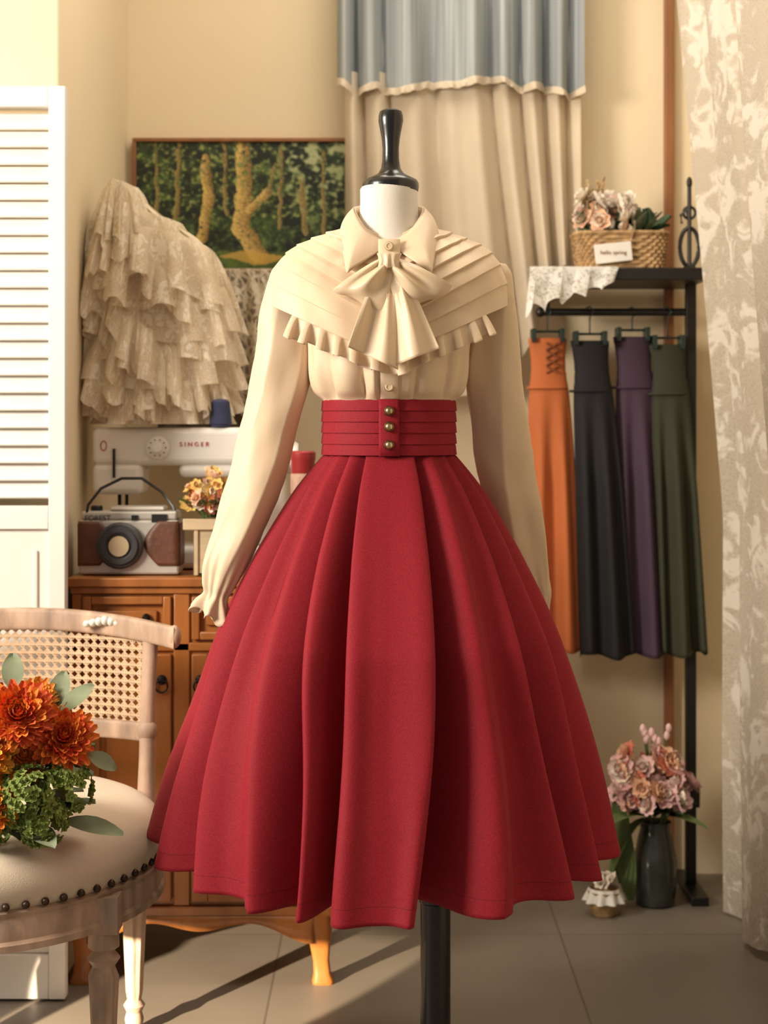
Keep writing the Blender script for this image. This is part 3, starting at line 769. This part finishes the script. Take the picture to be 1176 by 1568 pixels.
sc_([(-.018,.11),(-.02,.13),(-.008,.14),(0,.12)],.0035)
q.lathe([(.022,0),(.02,.006),(.008,.012)],(xx,yy,zb),0,20)
q.build('iron_scroll',[M['black']],rk)
M['green_clip']=mat('dark_green_clip',(34,52,46),.4,var=.1)
def garment(nm,col,tc_,thw,bc,bhw,pt_,pb,dd,lacing,seed):
    e=empty(nm); mm=mat(nm+'_cloth',col,.8,var=.08,vs=5,bump=.2,bs=500); q=MB()
    xt,xb=X(tc_,dd),X(bc,dd); wt,wb=thw*dd/F,bhw*dd/F; zt,zb=Z(pt_,dd),Z(pb,dd)
    def fn(u,w):
        a=2*pi*u
        if w<.16: hw=wt*(1-.12*sin(pi*w/.16))+.0012*abs(sin(w*pi*30))
        else: hw=wt+(wb-wt)*((w-.16)/.84)**.65
        f=min(1,max(0,(w-.15)*3))
        x=xt+(xb-xt)*w**.9+hw*cos(a)*(1+.05*f*sin(5*a+seed)); y=dd+(.016+.018*w)*sin(a)*(1+.6*f*sin(6*a+seed+w))
        return (x,y,zt+(zb-zt)*w+(.006*sin(3*a+seed) if w>.97 else 0))
    q.grid(fn,110,70,0,cu=True)
    hwf=lambda w: wt*(1-.12*sin(pi*w/.16))
    q.tube([(xt+hwf(.16)*cos(a)*1.03,dd+.022*sin(a),zt+(zb-zt)*.16) for a in [2*pi*i/30 for i in range(31)]],.003,0,6)
    q.build('skirt_panel',[mm],e,solid=.001,angle=70)
    if lacing:
        q=MB()
        for i in range(4):
            z1=zt-.012-i*.018
            for s in(-1,1): q.tube([(xt+.01-s*.014,dd-.020,z1),(xt+.01+s*.014,dd-.021,z1-.016)],.0026,0,6)
        q.build('corset_lacing',[mat(nm+'_lace',[c*.7 for c in col],.7)],e)
    q=MB(); zr=Z(478,3.80)
    q.tube([(xt-wt*.9,dd,zt+.016),(xt+wt*.9,dd,zt+.016)],.003,0,8)
    q.tube([(xt,dd,zt+.016),(xt,dd,zr-.014),(xt+.010,dd,zr),(xt,dd,zr+.012),(xt-.010,dd,zr+.006)],.0022,0,8)
    for s in(-1,1): q.box((xt+s*wt*.75,dd-.002,zt+.006),(.010,.048,.032),0)
    q.build('clip_hanger',[M['green_clip']],e,bevel=.001)
garment('orange_high_waist_skirt',(190,104,54),838,29,850,44,518,994,3.79,1,1)
garment('black_high_waist_skirt',(20,19,23),903,29,929,42,522,1003,3.775,0,2)
garment('purple_high_waist_skirt',(66,46,66),968,29,994,44,516,1000,3.80,0,3)
garment('olive_high_waist_skirt',(50,52,34),1022,28,1046,37,528,1000,3.785,0,4)
q=MB()
def dl(u,w):
    x=X(812+134*u,3.66); L_=.006+(.115-.075*u)*(1-.25*abs(sin(u*pi*4.5)))
    if w<.5: return (x,3.80-.135*(w/.5),sz+.0165)
    k=(w-.5)/.5; return (x-.012*k+.004*sin(u*40),3.662-.008*sin(u*22)*k-.004*k,sz+.0165-L_*k)
q.grid(dl,140,24,0); q.p=[(v[0],v[2]+v[1]*.3,0) for v in q.v]
q.build('lace_doily',[lace_mat('doily_lace',(240,236,226),(252,250,244),60,.6,120,.45,.3)],None,recalc=False)
wb=empty('wicker_flower_basket'); bxx=X(950,3.75); byy=3.765; bz=sz+.016
M['wicker']=mat('wicker',(186,150,104),.6,var=.3,vs=60)
q=MB()
def wk(u,w):
    a=2*pi*u; s=1+.10*w; e=.45
    cx_=abs(cos(a))**e*(1 if cos(a)>0 else -1); sx_=abs(sin(a))**e*(1 if sin(a)>0 else -1)
    row=int(w*9.999); r=.0022*sin(u*2*pi*26+(row%2)*pi)+.0018*abs(sin(w*10*pi))
    return (bxx+(.098*s+r)*cx_,byy+(.060*s+r)*sx_,bz+.082*w)
q.grid(wk,420,61,0,cu=True)
q.tube([wk(i/80,1) for i in range(81)],.005,0,8)
q.grid(lambda u,w:(bxx+(u-.5)*.18,byy+(w-.5)*.11,bz+.004),2,2,0)
q.build('basket',[M['wicker']],wb,angle=80)
q=MB(); q.box((bxx-.025,byy-.075,bz+.034),(.085,.004,.044),0,Matrix.Rotation(radians(-6),3,'Y')); q.build('basket_sign',[M['white']],wb,bevel=.001)
text('hello spring','sign_lettering',(bxx-.025,byy-.0775,bz+.034),.013,M['trim'],wb)
q=MB()
for i in range(34):
    c=(bxx-.10+random.uniform(0,.13),byy+random.uniform(-.06,.02),bz+.085+random.uniform(-.005,.085))
    q.flower(c,rdir(),random.uniform(.020,.030),random.choice([[0,0],[0,0],[0,1],[2,0]]),4,7,1,.46)
for i in range(60):
    a=random.uniform(0,2*pi); c=(bxx-.01+random.uniform(-.07,.07),byy+random.uniform(-.04,.03),bz+.07); q.petal(c,(cos(a)*.7,sin(a)*.5,1),(0,0,1),random.uniform(.04,.09),.011,random.choice([3,3,4]),-.2)
for i in range(18):
    a=random.uniform(-.3,pi+.3); c=(bxx+.055+random.uniform(-.02,.02),byy-.01,bz+.085); q.petal(c,(cos(a)*.8,-.3,sin(a)),(0,-.6,1),.060,.018,4,-.15)
for i in range(14):
    x=bxx-.04+random.uniform(-.035,.03); z2=bz+random.uniform(.16,.215); q.tube([(x,byy,bz+.04),(x-.01,byy,z2)],.001,3,5)
    for k_ in range(5): q.petal((x-.01,byy,z2-.006*k_),(random.uniform(-.6,.6),random.uniform(-.6,.2),.8),(0,0,1),.016,.004,5,.1,4)
q.build('basket_flowers',[CRM,PI,PE,G2,G3,BR],wb)

# ---------------------------------------------------------------- vase with pink flowers
vz=empty('glass_flower_vase'); vx,vy=X(1003,3.70),3.70
m,nt,b=newmat('dark_glass'); b.inputs['Roughness'].default_value=.08; b.inputs['Transmission Weight'].default_value=.5
n_=nt.nodes.new('ShaderNodeTexNoise'); n_.inputs['Scale'].default_value=4; r_=nt.nodes.new('ShaderNodeValToRGB'); r_.color_ramp.elements[0].color=(.03,.035,.03,1); r_.color_ramp.elements[1].color=(.12,.13,.11,1); nt.links.new(n_.outputs[0],r_.inputs[0]); nt.links.new(r_.outputs[0],b.inputs['Base Color'])
q=MB(); q.lathe([(.036,0),(.044,.004),(.05,.05),(.05,.10),(.040,.15),(.034,.175),(.038,.19),(.035,.19),(.031,.175),(.045,.10),(.045,.02),(.001,.01)],(vx,vy,0),0,40); q.build('vase',[m],vz)
q=MB()
for i in range(50):
    a=random.uniform(0,2*pi); r=.092*sqrt(random.random()); c=(vx-.008+r*cos(a),vy+r*sin(a)*.6-.03,.245+.12*random.random()*(1-(r/.1)**2)+random.uniform(-.02,.03))
    q.flower(c,rdir(),random.uniform(.024,.036),random.choice([[0,0,1],[0,1],[2,3,3],[3,3],[0,0],[0,1]]),4,9,1,.46)
for i in range(34):
    a=random.uniform(0,2*pi); q.petal((vx,vy,.20),(cos(a)*.7,sin(a)*.6-.1,.6),(0,0,1),random.uniform(.07,.10),.014,5,-.5)
for i in range(14):
    a=random.uniform(0,2*pi); q.tube([(vx+.01*cos(a),vy,.03),(vx+.02*cos(a),vy+.02*sin(a),.18),(vx+.05*cos(a),vy+.04*sin(a),.25)],.0018,4,6)
for i in range(10):
    a=random.uniform(0,2*pi); x=vx+.03*cos(a); z2=random.uniform(.37,.41); q.tube([(vx,vy,.2),(x,vy-.01,z2)],.0015,4,5); q.ball((x,vy-.01,z2),(.007,.007,.011),0,8,6)
for (dx,ln,dy) in((-.9,.22,-.2),(-.45,.28,-.3),(.3,.15,-.5)):
    q.petal((vx+dx*.03,vy-.03,.20),(dx*.55,-.15,-.15 if dx<-.5 else .2),(0,0,1),ln*.6,.022,4,-.9,9)
for i in range(4): q.petal((vx-.062-.010*i,vy-.04,.02+.02*i),(-.12+.05*i,-.05,1),(0,-1,.0),.21,.022,4,-.10,9)
q.build('vase_bouquet',[PI,CRM,RD,PE,G1,G3],vz)
q=MB(); pxx=X(925,3.62); q.lathe([(.025,0),(.03,.005),(.036,.05),(.038,.055),(.033,.055),(.028,.02),(.001,.015)],(pxx,3.62,0),0,28)
q.grid(lambda u,w:(pxx+(.034+.010*w+.006*w*sin(u*2*pi*9))*cos(2*pi*u),3.62+(.034+.010*w+.006*w*sin(u*2*pi*9))*sin(2*pi*u),.062-.03*w),120,5,1,cu=True)
for i in range(7): q.flower((pxx+random.uniform(-.02,.02),3.62+random.uniform(-.02,.01),.07+random.uniform(0,.015)),rdir(),.016,[2,2],3,6,1,.42)
q.build('small_flower_pot',[M['wicker'],M['white'],CRM])

# ---------------------------------------------------------------- chair
ch=empty('cane_back_chair'); sx0,sy0=-.665,2.66; RX,RY=.288,.325
q=MB()
def cu(u,w):
    a=2*pi*u
    prof=[(0,1.0,.388),(.12,1.025,.40),(.3,1.035,.425),(.45,.99,.452),(.6,.86,.470),(.8,.5,.482),(1,.001,.486)]
    r=cr(prof,w,1); z=cr(prof,w,2)
    return (sx0+RX*r*cos(a),sy0+RY*r*sin(a),z)
q.grid(cu,80,24,0,cu=True); q.build('seat_cushion',[M['uph']],ch,angle=80)
q=MB(); rows=[]
for r,z in((.9,.386),(1.0,.390),(1.03,.386),(1.02,.378),(1.03,.372),(1.03,.345),(1.045,.340),(1.045,.330),(1.0,.326),(.9,.326)):
    rows.append([(sx0+RX*r*cos(2*pi*i/80),sy0+RY*r*sin(2*pi*i/80),z) for i in range(80)])
q.rows(rows,0,capa=True,capb=True)
def leg(x,y,zt,r0):
    pr=[(r0*1.0,zt),(r0*1.05,zt-.03),(r0*.7,zt-.036),(r0*1.1,zt-.048),(r0*.75,zt-.06),(r0*.95,zt-.075),(r0*.9,zt-.10),(r0*.62,.075),(r0*.55,.06),(r0*.85,.05),(r0*.6,.038),(r0*.75,.025),(r0*.55,.0)]
    rows=[]
    for r,z in pr:
        fl= .09 if .06<z<zt-.07 else 0
        rows.append([(x+r*(1+fl*cos(8*a))*cos(a),y+r*(1+fl*cos(8*a))*sin(a),z) for a in [2*pi*i/48 for i in range(48)]])
    q.rows(rows,0,capa=True,capb=True)
for x,y in((-.430,2.475),(-.90,2.475),(-.452,2.92),(-.878,2.92)): 
    leg(x,y,.33,.023); q.box((x,y,.352),(.05,.05,.055),0)
q.build('seat_frame_and_legs',[M['chairwood']],ch,angle=35)
q=MB()
for i in range(64):
    a=2*pi*i/64; q.ball((sx0+RX*1.032*cos(a),sy0+RY*1.032*sin(a),.396),.0062,0,10,6)
q.build('nailhead_trim',[mat('aged_bronze',(70,54,44),.4,.6,var=.2)],ch)
by=lambda x: 2.975-.10*((x-sx0)/.285)**2
q=MB()
def rail(z0f,z1f,xa,xb,th,nm=None):
    def fn(u,w):
        x=xa+(xb-xa)*u; a=2*pi*w; zc=(z0f(x)+z1f(x))/2; hz=(z1f(x)-z0f(x))/2
        c_=abs(cos(a))**.4*(1 if cos(a)>0 else -1); s_=abs(sin(a))**.4*(1 if sin(a)>0 else -1)
        return (x,by(x)+.06*(zc-.45)+th*c_,zc+hz*s_)
    q.grid(fn,50,20,0,cv=True)
crest=lambda x: .738+.022*(1-((x-sx0)/.29)**2)
rail(lambda x:crest(x)-.040,crest,sx0-.29,sx0+.29,.013)
rail(lambda x:.528,lambda x:.562,sx0-.235,sx0+.235,.010)
for s in(-1,1):
    x=sx0+s*.238
    pts=[(x-s*.0,by(x)-.03,.345),(x,by(x)-.01,.44),(x,by(x),.5),(x,by(x)+.01,.6),(x+s*.003,by(x)+.02,.70),(x+s*.006,by(x)+.02,.735)]
    q.tube(pts,[.018,.016,.0145,.0135,.0145,.016],0,14)
    e=sx0+s*.29; q.ball((e,by(e)+.017,.720),(.012,.014,.021),0,14,10)
    q.ball((x,by(x)+.003,.548),(.019,.016,.021),0,14,10)
q.build('back_frame',[M['chairwood']],ch,angle=50)
q=MB()
xo=sx0+.155
for k in range(7):
    q.ball((xo-.033+.011*k,by(xo)+.002,crest(xo)-.012+.004*abs(3-k)*-.5),(.0075,.008,.009-.0008*abs(3-k)),0,10,8)
q.build('carved_ornament',[M['white']],ch)
q=MB(); M['cane']=mat('cane',(212,180,146),.6,var=.15,vs=50)
xa,xb,za,zb=sx0-.228,sx0+.228,.558,.722
def cp(x,z,o=0): return (x,by(x)+.06*(z-.45)+o,z)
def strip(p0,p1,w_,o):
    n=10; hx=(p1[1]-p0[1]); hz=-(p1[0]-p0[0]); l=math.hypot(hx,hz); hx*=w_/l; hz*=w_/l
    q.grid(lambda u,w:cp(p0[0]+(p1[0]-p0[0])*u+hx*(w-.5)*2,p0[1]+(p1[1]-p0[1])*u+hz*(w-.5)*2,o),n,2,0)
sp_=.0150; n_=int((xb-xa)/sp_)
for i in range(n_+1):
    x=xa+i*sp_
    strip((x,za),(x,zb),.0021,0)
for i in range(int((zb-za)/sp_)+1):
    z=za+i*sp_; strip((xa,z),(xb,z),.0021,-.001)
H_=zb-za
i=-int(H_/sp_)
while i<n_+int(H_/sp_)+1:
    x=xa+(i+.5)*sp_
    for s in(1,-1):
        a0,b0=(x,za),(x+s*H_,zb)
        t0,t1=0,1
        for lim,sg in((xa,1),(xb,-1)):
            f0=(a0[0]-lim)*sg; f1=(b0[0]-lim)*sg
            if f0<0 and f1<0: t0=2
            elif f0<0: t0=max(t0,f0/(f0-f1))
            elif f1<0: t1=min(t1,f0/(f0-f1))
        if t0<t1-.02: strip((a0[0]+(b0[0]-a0[0])*t0,za+H_*t0),(a0[0]+(b0[0]-a0[0])*t1,za+H_*t1),.0012,.001*s)
    i+=1
q.build('cane_panel',[M['cane']],ch,recalc=False,angle=80)

# ---------------------------------------------------------------- autumn bouquet on seat
q=MB(); bx0,by0,bz0=-.585,2.50,.49
heads=[(-.545,2.40,.665,.058,[[0,1],1,0]),(-.485,2.43,.625,.056,[[0,1],0,1]),(-.595,2.385,.612,.060,[2,[0,2],0]),(-.54,2.42,.60,.044,[0,2]),(-.625,2.45,.685,.054,[1,0]),(-.580,2.365,.540,.052,[2,0]),(-.68,2.46,.63,.05,[0,1]),(-.53,2.46,.68,.036,[2,0])]
for x,y,z,r,ms in heads:
    for kk in range(2):
        q.flower((x,y-.004*kk,z),Vector((x-bx0+.12,y-by0-.55,.35)),r*(1-.12*kk),ms,8,18,1,.20,.18,.42)
for (x,y,z,r) in((-.525,2.38,.548,.046),(-.480,2.42,.552,.042),(-.580,2.39,.510,.030),(-.505,2.38,.515,.036)):
    for i in range(90):
        d_=Vector((random.gauss(0,1),random.gauss(0,1)-.4,random.gauss(0,1)+.3)).normalized()
        q.flower(Vector((x,y,z))+d_*r,d_,.010,[3,3],2,4,.8,.42)
for i in range(46):
    a=random.uniform(0,2*pi); L_=random.uniform(.05,.09); c=(bx0+.05*cos(a)+.01,by0+.04*sin(a)-.03,random.uniform(.50,.60))
    q.petal(c,(cos(a)*.9+.1,sin(a)*.8-.2,random.uniform(-.1,.5)),(0,0,1),L_,L_*.30,random.choice([4,4,5]),-.2,6)
for (c,d_,l) in(((-.475,2.41,.505),(.9,-.1,-.02),.085),((-.52,2.39,.50),(.4,-.6,.03),.07),((-.485,2.44,.665),(.5,.2,.6),.06),((-.50,2.46,.67),(.1,.2,.8),.055),((-.56,2.44,.70),(-.1,.2,1),.055),((-.445,2.43,.60),(.9,0,-.3),.045)):
    q.petal(c,d_,(0,-.6,1),l,.017,4,-.25,7)
for i in range(9):
    a=random.uniform(0,2*pi); q.tube([(bx0-.08,by0+.12,.492+.004*i%.02),(bx0+.0,by0,.53),(bx0+.03*cos(a),by0-.03+.03*sin(a),.58)],.0025,6,6)
q.build('autumn_flower_bouquet',[OR,RO,AM,HG,G2,G1,ST])

# ---------------------------------------------------------------- lights, world, camera
def area(name,loc,tgt,size,power,col):
    l=bpy.data.lights.new(name,'AREA'); l.size=size; l.energy=power; l.color=col
    o=bpy.data.objects.new(name,l); bpy.context.collection.objects.link(o); o.location=loc
    o.rotation_euler=(Vector(tgt)-Vector(loc)).to_track_quat('-Z','Y').to_euler(); return o
area('window_light',(-1.95,1.60,1.75),(.1,2.75,.9),.75,86,(1,.89,.74))
area('back_wall_fill',(.15,3.1,2.7),(.1,3.6,0),.9,18,(1,.91,.78))  # fill added under the ceiling to brighten the back wall, no real fixture
l=bpy.data.lights.new('low_sun','SPOT'); l.energy=900; l.color=(1,.80,.56); l.spot_size=radians(17); l.spot_blend=.1; l.shadow_soft_size=.010
o=bpy.data.objects.new('low_sun',l); bpy.context.collection.objects.link(o); o.location=(-1.30,1.6,.55); o.rotation_euler=(Vector((-.44,2.98,-.02))-Vector(o.location)).to_track_quat('-Z','Y').to_euler()
w=bpy.data.worlds.new('world'); bpy.context.scene.world=w; w.use_nodes=True
bg=w.node_tree.nodes['Background']; bg.inputs[0].default_value=(1,.94,.87,1); bg.inputs[1].default_value=.26
cd=bpy.data.cameras.new('camera'); co=bpy.data.objects.new('camera',cd); bpy.context.collection.objects.link(co)
co.location=(0,0,CAMZ); co.rotation_euler=(radians(90),0,0)
cd.sensor_fit='VERTICAL'; cd.sensor_height=24; cd.lens=24*F/1568; cd.shift_y=-134/1568
cd.dof.use_dof=True; cd.dof.focus_distance=2.48; cd.dof.aperture_fstop=3.2
bpy.context.scene.camera=co
vs_=bpy.context.scene.view_settings
vs_.view_transform='Standard'; vs_.look='None'; vs_.exposure=0
